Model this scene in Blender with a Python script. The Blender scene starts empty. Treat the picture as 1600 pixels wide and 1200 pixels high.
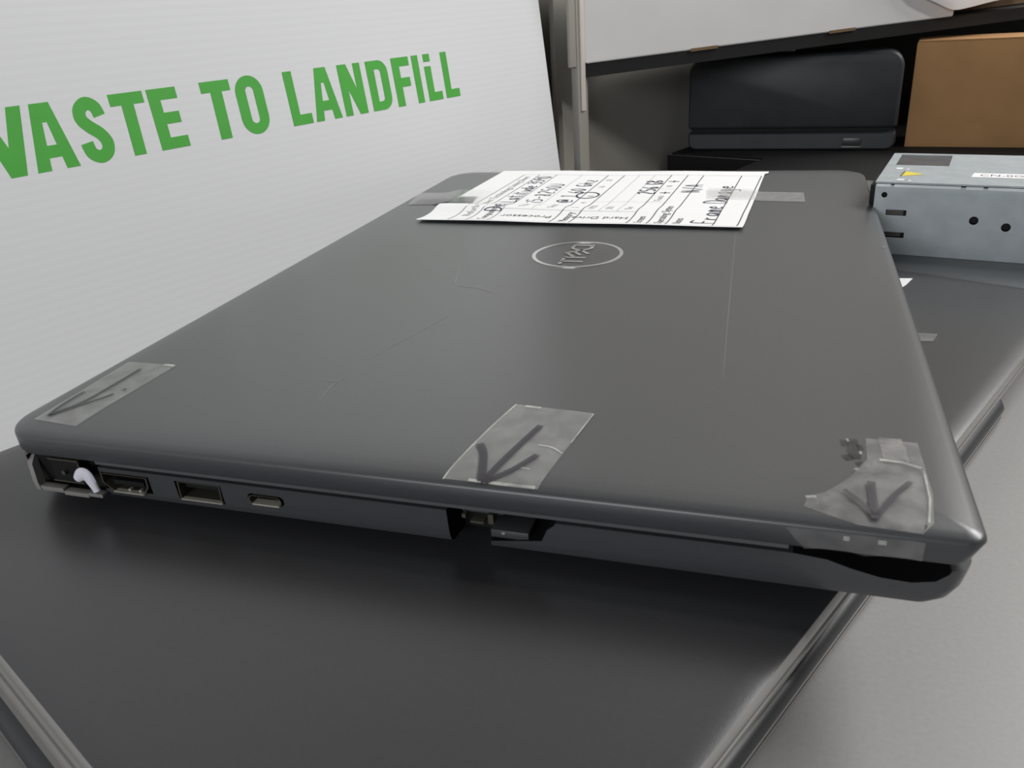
import bpy, bmesh, math, random
from mathutils import Vector, Matrix

random.seed(7)
S = bpy.context.scene
COL = S.collection
OZ = 0.797            # height of the top laptop's lid above the floor (bench top at 0.75 m)

# ------------------------------------------------------------------ camera
cd = bpy.data.cameras.new('camera')
cam = bpy.data.objects.new('camera', cd)
COL.objects.link(cam)
RR = ((0.9529736222691285, 0.2963672000867241, -0.06330685564780397),
      (0.06944729680200107, -0.41690206523167533, -0.9062945111675668),
      (-0.2949887255915911, 0.8592782731562107, -0.41787857214211094))
right, down, fwd = (Vector(r) for r in RR)
M = Matrix((right, -down, -fwd)).transposed().to_4x4()
M.translation = Vector((0.213473, -0.156464, 0.102484 + OZ))
cam.matrix_world = M
cd.sensor_width = 36.0
cd.lens = 36.0 * 1297.0677 / 1600.0
cd.clip_start = 0.005
cd.dof.use_dof = True
cd.dof.focus_distance = 0.36
cd.dof.aperture_fstop = 45.0
S.camera = cam

# ------------------------------------------------------------------ world, lamps, exposure
w = bpy.data.worlds.new('world')
S.world = w
w.use_nodes = True
w.node_tree.nodes['Background'].inputs[0].default_value = (0.93, 0.97, 1.0, 1)
w.node_tree.nodes['Background'].inputs[1].default_value = 0.05


def area_lamp(name, loc, target, sx, sy, watts, color=(1, 1, 1)):
    ld = bpy.data.lights.new(name, 'AREA')
    ld.shape = 'RECTANGLE'
    ld.size, ld.size_y, ld.energy, ld.color = sx, sy, watts, color
    o = bpy.data.objects.new(name, ld)
    COL.objects.link(o)
    o.location = Vector(loc) + Vector((0, 0, OZ))
    d = Vector(target) - Vector(loc)
    o.rotation_euler = d.to_track_quat('-Z', 'Y').to_euler()
    return o


area_lamp('ceiling_tube_light_back', (1.45, 1.25, 1.42), (0.2, 0.1, 0), 1.2, 0.45, 42, (1.0, 0.99, 0.975))
area_lamp('ceiling_tube_light_side', (1.8, 0.45, 1.20), (0.1, 0.3, 0), 0.12, 0.30, 10, (1.0, 0.98, 0.95))
area_lamp('front_fill_light', (-0.15, -1.95, 0.55), (0.25, 0.3, 0), 1.2, 0.5, 20, (0.94, 0.97, 1.0))  # low fill lamp added to brighten the camera-facing sides

S.view_settings.view_transform = 'Standard'
S.view_settings.look = 'None'
S.view_settings.exposure = 0.0
S.view_settings.gamma = 1.0
S.view_settings.use_curve_mapping = False


# ------------------------------------------------------------------ materials
def srgb(r, g, b):
    f = lambda c: (c / 255 / 12.92) if c / 255 <= 0.04045 else ((c / 255 + 0.055) / 1.055) ** 2.4
    return (f(r), f(g), f(b), 1)


def mat(name, col, rough=0.5, metal=0.0, spec=0.5, noise=0.0, nscale=300, bump=0.0, bscale=900, coat=0.0):
    m = bpy.data.materials.new(name)
    m.use_nodes = True
    nt = m.node_tree
    b = nt.nodes['Principled BSDF']
    b.inputs['Base Color'].default_value = col
    b.inputs['Roughness'].default_value = rough
    b.inputs['Metallic'].default_value = metal
    b.inputs['Specular IOR Level'].default_value = spec
    if coat:
        b.inputs['Coat Weight'].default_value = coat
        b.inputs['Coat Roughness'].default_value = 0.28
    tc = nt.nodes.new('ShaderNodeTexCoord')
    if noise:
        nz = nt.nodes.new('ShaderNodeTexNoise')
        nz.inputs['Scale'].default_value = nscale
        nz.inputs['Detail'].default_value = 4
        nt.links.new(tc.outputs['Object'], nz.inputs['Vector'])
        mr = nt.nodes.new('ShaderNodeMapRange')
        mr.inputs['From Min'].default_value = 0.3
        mr.inputs['From Max'].default_value = 0.7
        mr.inputs['To Min'].default_value = 1 - noise
        mr.inputs['To Max'].default_value = 1 + noise
        nt.links.new(nz.outputs['Fac'], mr.inputs['Value'])
        mx = nt.nodes.new('ShaderNodeMix')
        mx.data_type = 'RGBA'
        mx.blend_type = 'MULTIPLY'
        mx.inputs['Factor'].default_value = 1
        mx.inputs['A'].default_value = col
        nt.links.new(mr.outputs['Result'], mx.inputs['B'])
        nt.links.new(mx.outputs['Result'], b.inputs['Base Color'])
    if bump:
        n2 = nt.nodes.new('ShaderNodeTexNoise')
        n2.inputs['Scale'].default_value = bscale
        nt.links.new(tc.outputs['Object'], n2.inputs['Vector'])
        bp = nt.nodes.new('ShaderNodeBump')
        bp.inputs['Strength'].default_value = bump
        bp.inputs['Distance'].default_value = 0.0005
        nt.links.new(n2.outputs['Fac'], bp.inputs['Height'])
        nt.links.new(bp.outputs['Normal'], b.inputs['Normal'])
    return m


LID = mat('charcoal_lid_paint', (0.064, 0.066, 0.070, 1), 0.36, 0.0, 0.5, 0.06, 1500, 0.05, 2500, 0.25)
LID_B = mat('slate_lid_paint', (0.039, 0.039, 0.042, 1), 0.34, 0.0, 0.5, 0.06, 900, 0.05, 2500, 0.2)
LID_C = mat('blue_grey_lid_paint', (0.125, 0.135, 0.14, 1), 0.4, 0.0, 0.5, 0.06, 900)
SCRATCH = mat('bare_scratch', (0.24, 0.235, 0.23, 1), 0.5)
SIDE = mat('dark_side_plastic', (0.055, 0.056, 0.060, 1), 0.33, 0, 0.5, 0.05, 1500)
DECK = mat('deck_edge_plastic', (0.10, 0.10, 0.105, 1), 0.4)
BLACK = mat('black_void_plastic', (0.008, 0.008, 0.008, 1), 0.6, 0, 0.2)
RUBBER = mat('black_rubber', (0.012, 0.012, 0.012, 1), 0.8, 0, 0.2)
METAL = mat('port_metal', (0.60, 0.57, 0.48, 1), 0.35, 0.45)
METAL_DULL_SHADED = mat('dull_shaded_port_metal', (0.085, 0.078, 0.06, 1), 0.42, 0.4)  # darkened so the port shells read as shaded beside their lit lips
CHROME = mat('emblem_chrome', (0.70, 0.70, 0.69, 1), 0.25, 0.85)
SILVER = mat('silver_edge_plastic', (0.30, 0.29, 0.28, 1), 0.42, 0.15)
SIDE_A = mat('grey_base_plastic', (0.25, 0.24, 0.23, 1), 0.45)
BEVEL_DARK = mat('dark_lower_lid_paint', (0.032, 0.033, 0.036, 1), 0.42)
PAPER = mat('white_paper', (0.92, 0.92, 0.93, 1), 0.8, 0, 0.2)
INK = mat('printed_ink', (0.10, 0.10, 0.10, 1), 0.7, 0, 0.2)
INK_FAINT = mat('printed_thin_ink', (0.42, 0.42, 0.42, 1), 0.7, 0, 0.2)
PEN = mat('blue_black_pen', (0.05, 0.052, 0.085, 1), 0.6, 0, 0.2)
MARKER = mat('black_marker', (0.05, 0.046, 0.056, 1), 0.5)
MARKER.node_tree.nodes['Principled BSDF'].inputs['Alpha'].default_value = 0.8
GREEN = mat('green_vinyl', (0.075, 0.385, 0.055, 1), 0.45, 0, 0.4, 0.04, 60)
BROWN = mat('cardboard', (0.42, 0.235, 0.105, 1), 0.85, 0, 0.2, 0.08, 30)
BROWN_D = mat('edge_and_shaded_cardboard', (0.20, 0.13, 0.075, 1), 0.85, 0, 0.2, 0.1, 60)
CARTON = mat('white_carton_board', (0.74, 0.725, 0.715, 1), 0.75, 0, 0.25, 0.03, 20)
STEEL = mat('galvanised_steel', (0.37, 0.405, 0.425, 1), 0.5, 0.1, 0.5, 0.08, 120)
METAL_TAB = mat('dull_slot_tab', (0.15, 0.14, 0.13, 1), 0.5, 0.2)
STEEL_LIP = mat('bright_steel_lip', (0.62, 0.65, 0.66, 1), 0.4, 0.3)
YELLOW = mat('yellow_label', (0.80, 0.66, 0.03, 1), 0.5)
WALLP = mat('grey_wall_paint', (0.36, 0.345, 0.31, 1), 0.55, 0, 0.4, 0.05, 8)
POSTM = mat('satin_post_metal', (0.36, 0.345, 0.31, 1), 0.5, 0.2)
POST_EDGE = mat('bright_post_edge', (0.72, 0.66, 0.60, 1), 0.5, 0.2)
SHELFM = mat('black_shelf_board', (0.014, 0.014, 0.014, 1), 0.6, 0, 0.3)
CASEM = mat('black_case_plastic', (0.036, 0.038, 0.041, 1), 0.5, 0, 0.4, 0.15, 40)
FLOORM = mat('grey_floor', (0.25, 0.24, 0.23, 1), 0.6, 0, 0.4, 0.1, 5)
BENCHM = mat('grey_bench_laminate', (0.315, 0.308, 0.302, 1), 0.42, 0, 0.4, 0.04, 700, 0.012, 1500)
LEGM = mat('bench_leg_steel', (0.3, 0.3, 0.3, 1), 0.5, 0.5)
TABW = mat('milky_plastic', (0.72, 0.70, 0.78, 1), 0.5)
SHELLM = mat('worn_corner_plastic', (0.22, 0.21, 0.20, 1), 0.45)


def tape_mat(name, alpha, col, rough=0.35, patch=0.0):
    m = bpy.data.materials.new(name)
    m.use_nodes = True
    nt = m.node_tree
    b = nt.nodes['Principled BSDF']
    b.inputs['Base Color'].default_value = col
    b.inputs['Roughness'].default_value = rough
    b.inputs['Alpha'].default_value = alpha
    tc = nt.nodes.new('ShaderNodeTexCoord')
    nz = nt.nodes.new('ShaderNodeTexNoise')
    nz.inputs['Scale'].default_value = 160
    nz.inputs['Detail'].default_value = 5
    nt.links.new(tc.outputs['Object'], nz.inputs['Vector'])
    mr = nt.nodes.new('ShaderNodeMapRange')
    mr.inputs['From Min'].default_value = 0.32
    mr.inputs['From Max'].default_value = 0.68
    mr.inputs['To Min'].default_value = max(0, alpha - patch)
    mr.inputs['To Max'].default_value = min(1, alpha + patch)
    nt.links.new(nz.outputs['Fac'], mr.inputs['Value'])
    nt.links.new(mr.outputs['Result'], b.inputs['Alpha'])
    bp = nt.nodes.new('ShaderNodeBump')
    bp.inputs['Strength'].default_value = 0.12
    bp.inputs['Distance'].default_value = 0.0006
    nt.links.new(nz.outputs['Fac'], bp.inputs['Height'])
    nt.links.new(bp.outputs['Normal'], b.inputs['Normal'])
    return m


SHINY = bpy.data.materials.new('shiny_clear_tape')
SHINY.use_nodes = True
_n = SHINY.node_tree
_n.nodes.remove(_n.nodes['Principled BSDF'])
_t = _n.nodes.new('ShaderNodeBsdfTransparent')
_g = _n.nodes.new('ShaderNodeBsdfGlossy')
_g.inputs['Roughness'].default_value = 0.11
_f = _n.nodes.new('ShaderNodeFresnel')
_f.inputs['IOR'].default_value = 1.6
_m = _n.nodes.new('ShaderNodeMixShader')
_n.links.new(_f.outputs[0], _m.inputs[0])
_n.links.new(_t.outputs[0], _m.inputs[1])
_n.links.new(_g.outputs[0], _m.inputs[2])
_n.links.new(_m.outputs[0], _n.nodes['Material Output'].inputs[0])

TAPE = tape_mat('clear_tape', 0.26, (0.62, 0.62, 0.61, 1), 0.3, 0.08)
TAPE_HAZY = tape_mat('crinkled_tape', 0.22, (0.62, 0.60, 0.59, 1), 0.32, 0.13)
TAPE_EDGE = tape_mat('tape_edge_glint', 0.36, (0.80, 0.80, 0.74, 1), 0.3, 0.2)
RESIDUE = tape_mat('dark_residue', 0.42, (0.035, 0.036, 0.034, 1), 0.4, 0.3)
TAPE_FLAP = tape_mat('thin_tape_flap', 0.12, (0.62, 0.60, 0.59, 1), 0.3, 0.06)
TAPE_PAPER = tape_mat('satin_paper_tape', 0.34, (0.62, 0.61, 0.60, 1), 0.4, 0.04)


def fluted_panel_mat():
    m = bpy.data.materials.new('white_fluted_plastic')
    m.use_nodes = True
    nt = m.node_tree
    b = nt.nodes['Principled BSDF']
    b.inputs['Roughness'].default_value = 0.42
    tc = nt.nodes.new('ShaderNodeTexCoord')
    wv = nt.nodes.new('ShaderNodeTexWave')
    wv.wave_type = 'BANDS'
    wv.bands_direction = 'Z'
    wv.inputs['Scale'].default_value = 78
    wv.inputs['Distortion'].default_value = 0.6
    wv.inputs['Detail'].default_value = 1.0
    wv.inputs['Detail Scale'].default_value = 0.3
    nt.links.new(tc.outputs['Object'], wv.inputs['Vector'])
    mx = nt.nodes.new('ShaderNodeMix')
    mx.data_type = 'RGBA'
    mx.inputs['A'].default_value = (0.69, 0.695, 0.71, 1)
    mx.inputs['B'].default_value = (0.705, 0.71, 0.725, 1)
    nt.links.new(wv.outputs['Fac'], mx.inputs['Factor'])
    nt.links.new(mx.outputs['Result'], b.inputs['Base Color'])
    bp = nt.nodes.new('ShaderNodeBump')
    bp.inputs['Strength'].default_value = 0.035
    bp.inputs['Distance'].default_value = 0.0004
    nt.links.new(wv.outputs['Fac'], bp.inputs['Height'])
    nt.links.new(bp.outputs['Normal'], b.inputs['Normal'])
    return m


FLUTE = fluted_panel_mat()


# ------------------------------------------------------------------ builders (coordinates: lid frame, z=0 on the top lid)
def thing(name, label, cat, loc, group=None):
    o = bpy.data.objects.new(name, None)
    o.empty_display_size = 0.02
    COL.objects.link(o)
    o.location = (loc[0], loc[1], loc[2] + OZ)
    o['label'] = label
    o['category'] = cat
    if group:
        o['group'] = group
    return o


def world_origin(o):
    p = Vector(o.location)
    while o.parent:
        o = o.parent
        p += Vector(o.location)
    return p


def put(name, bm, mats, parent=None, smooth=35, label=None, loc=None, up=False):
    """mesh in lid-frame coordinates -> object whose origin sits at its own base"""
    if not isinstance(mats, (list, tuple)):
        mats = [mats]
    bmesh.ops.recalc_face_normals(bm, faces=bm.faces)
    if up and sum(f.normal.z for f in bm.faces) < 0:
        bmesh.ops.reverse_faces(bm, faces=bm.faces)
    me = bpy.data.meshes.new(name)
    bm.to_mesh(me)
    bm.free()
    for m_ in mats:
        me.materials.append(m_)
    return put_mesh(name, me, parent, smooth, label, loc)


def put_mesh(name, me, parent=None, smooth=35, label=None, loc=None):
    if smooth:
        me.polygons.foreach_set('use_smooth', [True] * len(me.polygons))
        me.set_sharp_from_angle(angle=math.radians(smooth))
    if loc is None:
        xs = [v.co for v in me.vertices]
        loc = Vector(((min(v.x for v in xs) + max(v.x for v in xs)) / 2,
                      (min(v.y for v in xs) + max(v.y for v in xs)) / 2, min(v.z for v in xs)))
    loc = Vector(loc)
    me.transform(Matrix.Translation(-loc))
    o = bpy.data.objects.new(name, me)
    COL.objects.link(o)
    wp = loc + Vector((0, 0, OZ))
    if parent:
        o.parent = parent
        o.location = wp - world_origin(parent)
    else:
        o.location = wp
    if label:
        o['label'] = label
    return o


def top(o, label, cat, group=None):
    o['label'] = label
    o['category'] = cat
    if group:
        o['group'] = group
    return o


def structure(o):
    o['kind'] = 'structure'
    return o


ID = lambda x, y: (x, y)


def frame(ox, oy, ex, ey):
    return lambda a, b: (ox + ex[0] * a + ey[0] * b, oy + ex[1] * a + ey[1] * b)


def quad(bm, pts, mi=0):
    f = bm.faces.new([bm.verts.new(p) for p in pts])
    f.material_index = mi
    return f


def box(bm, x0, x1, y0, y1, z0, z1, fr=ID, mi=0, bev=0.0):
    vs = []
    for z in (z0, z1):
        for (x, y) in ((x0, y0), (x1, y0), (x1, y1), (x0, y1)):
            p = fr(x, y)
            vs.append(bm.verts.new((p[0], p[1], z)))
    fs = []
    for idx in ((3, 2, 1, 0), (4, 5, 6, 7), (0, 1, 5, 4), (1, 2, 6, 5), (2, 3, 7, 6), (3, 0, 4, 7)):
        f = bm.faces.new([vs[i] for i in idx])
        f.material_index = mi
        fs.append(f)
    if bev:
        es = list({e for f in fs for e in f.edges})
        bmesh.ops.bevel(bm, geom=es, offset=bev, segments=2, affect='EDGES', profile=0.6)
    return fs


def rring(x0, x1, y0, y1, radii, seg=8):
    """rounded rectangle, counter-clockwise; radii for (x0,y0) (x1,y0) (x1,y1) (x0,y1)"""
    pts = []
    cs = ((x0, y0, 1, 1, 180), (x1, y0, -1, 1, 270), (x1, y1, -1, -1, 0), (x0, y1, 1, -1, 90))
    for (cx, cy, sx, sy, a0), r in zip(cs, radii):
        r = max(r, 1e-5)
        for k in range(seg + 1):
            a = math.radians(a0 + 90 * k / seg)
            pts.append((cx + sx * r + r * math.cos(a), cy + sy * r + r * math.sin(a)))
    return pts


def loft(bm, rings, fr=ID, mis=None, cap=(True, True), cap_mi=(0, 0)):
    """rings = [(points, z)] from the bottom up"""
    rows = []
    for pts, z in rings:
        row = []
        for (x, y) in pts:
            p = fr(x, y)
            row.append(bm.verts.new((p[0], p[1], z)))
        rows.append(row)
    n = len(rows[0])
    for k in range(len(rows) - 1):
        for i in range(n):
            j = (i + 1) % n
            f = bm.faces.new((rows[k][i], rows[k][j], rows[k + 1][j], rows[k + 1][i]))
            f.material_index = mis[k] if mis else 0
    if cap[0]:
        f = bm.faces.new(rows[0][::-1])
        f.material_index = cap_mi[0]
    if cap[1]:
        f = bm.faces.new(rows[-1])
        f.material_index = cap_mi[1]
    return rows


def slab(bm, x0, x1, y0, y1, radii, prof, fr=ID, mis=None, cap_mi=(0, 0)):
    """prof = [(z, inset or (west, east, south, north))] bottom up; corner radii shrink with the inset"""
    rings = []
    for z, i in prof:
        iw, ie, is_, in_ = (i, i, i, i) if not isinstance(i, tuple) else i
        m = min(iw, ie, is_, in_)
        rr = [max(0.0006, r - m) for r in radii]
        rings.append((rring(x0 + iw, x1 - ie, y0 + is_, y1 - in_, rr), z))
    loft(bm, rings, fr, mis, (True, True), cap_mi)


def cylinder(bm, c, axis, r, length, seg=20, mi=0):
    axis = Vector(axis).normalized()
    a = axis.orthogonal().normalized()
    b = axis.cross(a)
    rows = []
    for t in (0, length):
        rows.append([bm.verts.new(Vector(c) + axis * t + (a * math.cos(2 * math.pi * k / seg) + b * math.sin(2 * math.pi * k / seg)) * r)
                     for k in range(seg)])
    for k in range(seg):
        j = (k + 1) % seg
        bm.faces.new((rows[0][k], rows[0][j], rows[1][j], rows[1][k])).material_index = mi
    bm.faces.new(rows[0][::-1]).material_index = mi
    bm.faces.new(rows[1]).material_index = mi


def carve(o, bm, material):
    """boolean difference, result baked into o's mesh (cut faces take the given material)"""
    bmesh.ops.recalc_face_normals(bm, faces=bm.faces)
    me = bpy.data.meshes.new('cutter')
    bm.to_mesh(me)
    bm.free()
    me.materials.append(material)
    c = bpy.data.objects.new('cutter', me)
    COL.objects.link(c)
    c.location = (0, 0, OZ)
    md = o.modifiers.new('cut', 'BOOLEAN')
    md.operation = 'DIFFERENCE'
    md.solver = 'EXACT'
    try:
        md.material_mode = 'TRANSFER'
    except Exception:
        pass
    md.object = c
    bpy.context.view_layer.update()
    dg = bpy.context.evaluated_depsgraph_get()
    new = bpy.data.meshes.new_from_object(o.evaluated_get(dg))
    o.modifiers.clear()
    o.data = new
    bpy.data.objects.remove(c)
    new.polygons.foreach_set('use_smooth', [True] * len(new.polygons))
    new.set_sharp_from_angle(angle=math.radians(30))


def ribbon(bm, pts, width, to3, mi=0, taper=False, depth=0):
    """flat pen stroke along a 2-D polyline; to3(a, b) -> 3-D point"""
    n = len(pts)
    L, R = [], []
    for i, p in enumerate(pts):
        a = Vector(pts[max(i - 1, 0)])
        b = Vector(pts[min(i + 1, n - 1)])
        d = (b - a)
        d = d.normalized() if d.length > 1e-9 else Vector((1, 0))
        nrm = Vector((-d.y, d.x))
        wd = width / 2 * ((0.55 + 0.45 * math.sin(math.pi * (i + 0.5) / n)) if taper else 1)
        L.append(bm.verts.new(to3(*(Vector(p) + nrm * wd))))
        R.append(bm.verts.new(to3(*(Vector(p) - nrm * wd))))
    for i in range(n - 1):
        bm.faces.new((L[i], R[i], R[i + 1], L[i + 1])).material_index = mi


def smooth_line(pts, k=6):
    """Catmull-Rom through the points"""
    P = [Vector(p) for p in pts]
    if len(P) < 3:
        return [tuple(p) for p in P]
    out = []
    for i in range(len(P) - 1):
        p0, p1, p2, p3 = P[max(i - 1, 0)], P[i], P[i + 1], P[min(i + 2, len(P) - 1)]
        for j in range(k):
            t = j / k
            out.append(tuple(0.5 * ((2 * p1) + (p2 - p0) * t + (2 * p0 - 5 * p1 + 4 * p2 - p3) * t * t + (3 * p1 - p0 - 3 * p2 + p3) * t ** 3)))
    out.append(tuple(P[-1]))
    return out


def text_into(bm, body, size, to3, mi=0, shear=0.0, sx=1.0):
    cu = bpy.data.curves.new('t', 'FONT')
    cu.body = body
    cu.size = size
    cu.shear = shear
    cu.resolution_u = 3
    o = bpy.data.objects.new('t', cu)
    COL.objects.link(o)
    bpy.context.view_layer.update()
    me = bpy.data.meshes.new_from_object(o.evaluated_get(bpy.context.evaluated_depsgraph_get()))
    vs = [bm.verts.new(to3(v.co.x * sx, v.co.y)) for v in me.vertices]
    for p in me.polygons:
        try:
            bm.faces.new([vs[i] for i in p.vertices]).material_index = mi
        except ValueError:
            pass
    bpy.data.objects.remove(o)
    bpy.data.curves.remove(cu)
    bpy.data.meshes.remove(me)


# room directions: HD runs along the sign panel, ND points from the panel into the bench
HD = Vector((0.3593, 0.9332, 0))
ND = Vector((0.9332, -0.3593, 0))
NH = frame(0, 0, (ND.x, ND.y), (HD.x, HD.y))          # (n, h) -> (x, y)
ang = math.radians(24.5)
UV = frame(0, 0, (math.cos(ang), -math.sin(ang)), (math.sin(ang), math.cos(ang)))
Z_A = -0.0235          # lid of the laptop below
Z_T = -0.047           # bench top

# ------------------------------------------------------------------ setting
bm = bmesh.new(); box(bm, -1.6, 2.6, -2.0, 2.1, -OZ - 0.05, -OZ, NH)
structure(put('floor', bm, FLOORM, smooth=0))
bm = bmesh.new(); box(bm, -0.24, -0.19, -2.0, 2.1, -OZ, 1.75, NH)
structure(put('wall_left', bm, WALLP, smooth=0))
bm = bmesh.new(); box(bm, -0.19, 2.6, 2.05, 2.1, -OZ, 1.75, NH)
structure(put('wall_back', bm, WALLP, smooth=0))

bm = bmesh.new(); box(bm, -0.19, -0.068, -1.2, 1.10, -OZ, -0.140, NH)
structure(put('trim_1', bm, WALLP, smooth=0))

# ------------------------------------------------------------------ workbench
pb = NH(0.25, 0.2)
bench = thing('workbench', 'light grey laminate workbench under the stack of laptops', 'workbench', (pb[0], pb[1], -OZ))
bm = bmesh.new()
P_ = [NH(*p) for p in ((-0.060, -0.75), (0.85, -0.75), (0.85, 1.25), (-0.158, 1.25), (-0.158, 0.690), (-0.060, 0.690))]
lo = [bm.verts.new((x, y, Z_T - 0.03)) for x, y in P_]
hi = [bm.verts.new((x, y, Z_T)) for x, y in P_]
bm.faces.new(lo[::-1]); bm.faces.new(hi)
for i in range(6):
    j = (i + 1) % 6
    bm.faces.new((lo[i], lo[j], hi[j], hi[i])).material_index = 1
wt = put('worktop', bm, [BENCHM, RUBBER], bench, smooth=0)
for (n_, h_) in ((-0.04, -0.7), (0.78, -0.7), (-0.11, 1.17), (0.78, 1.17)):
    bm = bmesh.new(); box(bm, n_, n_ + 0.05, h_, h_ + 0.05, -OZ, Z_T - 0.03, NH)
    put('leg', bm, LEGM, bench)


# ------------------------------------------------------------------ the laptop on top
W, D = 0.258, 0.380
lap = thing('laptop', 'charcoal laptop with taped-on paper form lying closed on top of the stack', 'laptop', (W / 2, D / 2, Z_A))
RAD = (0.0125, 0.0045, 0.0165, 0.0165)
bm = bmesh.new()
slab(bm, 0, W, 0, D, RAD,
     [(-0.0075, (0.0008, 0.0030, 0.0005, 0.0008)), (-0.0068, (0.0003, 0.0022, 0.0, 0.0003)), (-0.0026, 0.0), (-0.0017, 0.0003), (-0.0011, 0.0011),
      (-0.0006, 0.0032), (-0.00025, 0.0075), (-0.00008, 0.0125), (0.0, 0.0185)], mis=[1, 1, 1, 0, 0, 0, 0, 0, 0], cap_mi=(1, 0))
lidz = lambda a, b: (a, b, 0.00006)
for pts, wd in (([(.0882, .0342), (.0871, .042), (.0872, .0472), (.0878, .0511)], .00030), ([(.0823, .0468), (.0876, .0472)], .00035),
                ([(.0889, .0645), (.0926, .0789), (.0964, .092), (.1003, .1068)], .00022), ([(.0837, .1631), (.0902, .142), (.1001, .139), (.1086, .1337)], .0003),
                ([(.2007, .0686), (.1979, .1354), (.194, .2333)], .00016), ([(.2550, .2100), (.2553, .2110)], .0010)):
    ribbon(bm, smooth_line(pts), wd, lidz, 2, True)
lid = put('lid', bm, [LID, SIDE, SCRATCH], lap, smooth=40)

# emblem on the lid: ring and four block letters reading from the far side to the near side
bm = bmesh.new()
cx, cy, N = 0.1294, 0.1890, 72
rows = []
for r, z in ((0.0200, 0.0000), (0.0200, 0.00022), (0.01835, 0.00022), (0.01835, 0.0)):
    rows.append([bm.verts.new((cx + r * math.cos(2 * math.pi * k / N), cy + r * math.sin(2 * math.pi * k / N), z)) for k in range(N)])
for a in range(3):
    for k in range(N):
        j = (k + 1) % N
        bm.faces.new((rows[a][k], rows[a][j], rows[a + 1][j], rows[a + 1][k]))
emb = lambda a, b: (cx - 0.0001 + b, cy - a, 0.00022)


def bars(bm, lst, to3):
    for (x0, y0, x1, y1, wd) in lst:
        ribbon(bm, [(x0, y0), (x1, y1)], wd, to3)


mm = 0.001
bars(bm, [(-13.4 * mm, -5 * mm, -13.4 * mm, 5 * mm, 1.9 * mm)], emb)
ribbon(bm, smooth_line([(-13 * mm, 4.1 * mm), (-8.6 * mm, 4.0 * mm), (-6.0 * mm, 0), (-8.6 * mm, -4.0 * mm), (-13 * mm, -4.1 * mm)], 8), 1.8 * mm, emb)


def tilted(o_):
    c_, s_ = math.cos(math.radians(38)), math.sin(math.radians(38))
    return lambda a, b: emb(o_ + a * c_ - b * s_, a * s_ + b * c_)


te = tilted(-0.6 * mm)
bars(bm, [(-3.6 * mm, -4.4 * mm, -3.6 * mm, 4.4 * mm, 1.8 * mm), (-3 * mm, 3.6 * mm, 3.4 * mm, 3.6 * mm, 1.6 * mm),
          (-3 * mm, 0, 3.2 * mm, 0, 1.6 * mm), (-3 * mm, -3.6 * mm, 3.4 * mm, -3.6 * mm, 1.6 * mm)], te)
for x0 in (5.6, 11.4):
    bars(bm, [(x0 * mm, -5 * mm, x0 * mm, 5 * mm, 1.9 * mm), (x0 * mm, -4.2 * mm, (x0 + 4.3) * mm, -4.2 * mm, 1.6 * mm)], emb)
put('emblem', bm, CHROME, lid, smooth=0, label='chrome ring emblem')

# base
bm = bmesh.new()
slab(bm, 0.0008, 0.2572, 0.0010, 0.3792, (0.011, 0.006, 0.015, 0.015),
     [(-0.0213, (0.006, 0.020, 0.010, 0.010)), (-0.0207, (0.0035, 0.0105, 0.0035, 0.006)), (-0.0196, (0.0026, 0.0062, 0.0016, 0.004)),
      (-0.0178, (0.0016, 0.0034, 0.0008, 0.003)), (-0.0150, (0.0008, 0.0017, 0.0004, 0.0016)), (-0.0118, (0.0003, 0.0009, 0.0002, 0.0006)),
      (-0.0098, (0.0, 0.0006, 0.0, 0.0))])
base = put('base', bm, [SIDE], lap, smooth=40)
# cuts: ports, the broken card slot, the finger notch at the front corner, the broken hinge corner
c = bmesh.new()
box(c, 0.0060, 0.0337, -0.004, 0.0045, -0.0188, -0.0070)            # broken opening round the power jack
box(c, 0.0340, 0.0505, -0.004, 0.0095, -0.0170, -0.0112)            # video port
box(c, 0.0592, 0.0742, -0.004, 0.0120, -0.0173, -0.0112)            # usb port
carve(base, c, BLACK)
c = bmesh.new()
pts = rring(0.0822, 0.0934, -0.0155, -0.0122, [0.0016] * 4, 5)
r0 = [c.verts.new((x, -0.004, z)) for x, z in pts]
r1 = [c.verts.new((x, 0.0085, z)) for x, z in pts]
for i in range(len(pts)):
    j = (i + 1) % len(pts)
    c.faces.new((r0[i], r0[j], r1[j], r1[i]))
c.faces.new(r0); c.faces.new(r1[::-1])
carve(base, c, BLACK)
c = bmesh.new()
prof = [(0.1400, -0.0070), (0.1400, -0.0240), (0.1500, -0.0240), (0.1508, -0.0178), (0.1560, -0.0170), (0.1640, -0.0157), (0.1655, -0.0122), (0.1675, -0.0104), (0.1685, -0.0070)]
r0 = [c.verts.new((x, -0.004, z)) for x, z in prof]
r1 = [c.verts.new((x, 0.012, z)) for x, z in prof]
for i in range(len(prof)):
    j = (i + 1) % len(prof)
    c.faces.new((r0[i], r0[j], r1[j], r1[i]))
c.faces.new(r0[::-1]); c.faces.new(r1)
carve(base, c, BLACK)
c = bmesh.new()
prof = [(0.2180, -0.0070), (0.2200, -0.0097), (0.2280, -0.0105), (0.2330, -0.0122), (0.2390, -0.0136), (0.2450, -0.0139), (0.2495, -0.0128), (0.2518, -0.0106), (0.2525, -0.0088), (0.2525, -0.0070)]
r0 = [c.verts.new((x, -0.004, z)) for x, z in prof]
r1 = [c.verts.new((x, 0.010, z)) for x, z in prof]
for i in range(len(prof)):
    j = (i + 1) % len(prof)
    c.faces.new((r0[i], r0[j], r1[j], r1[i]))
c.faces.new(r0[::-1]); c.faces.new(r1)
carve(base, c, BLACK)

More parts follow.
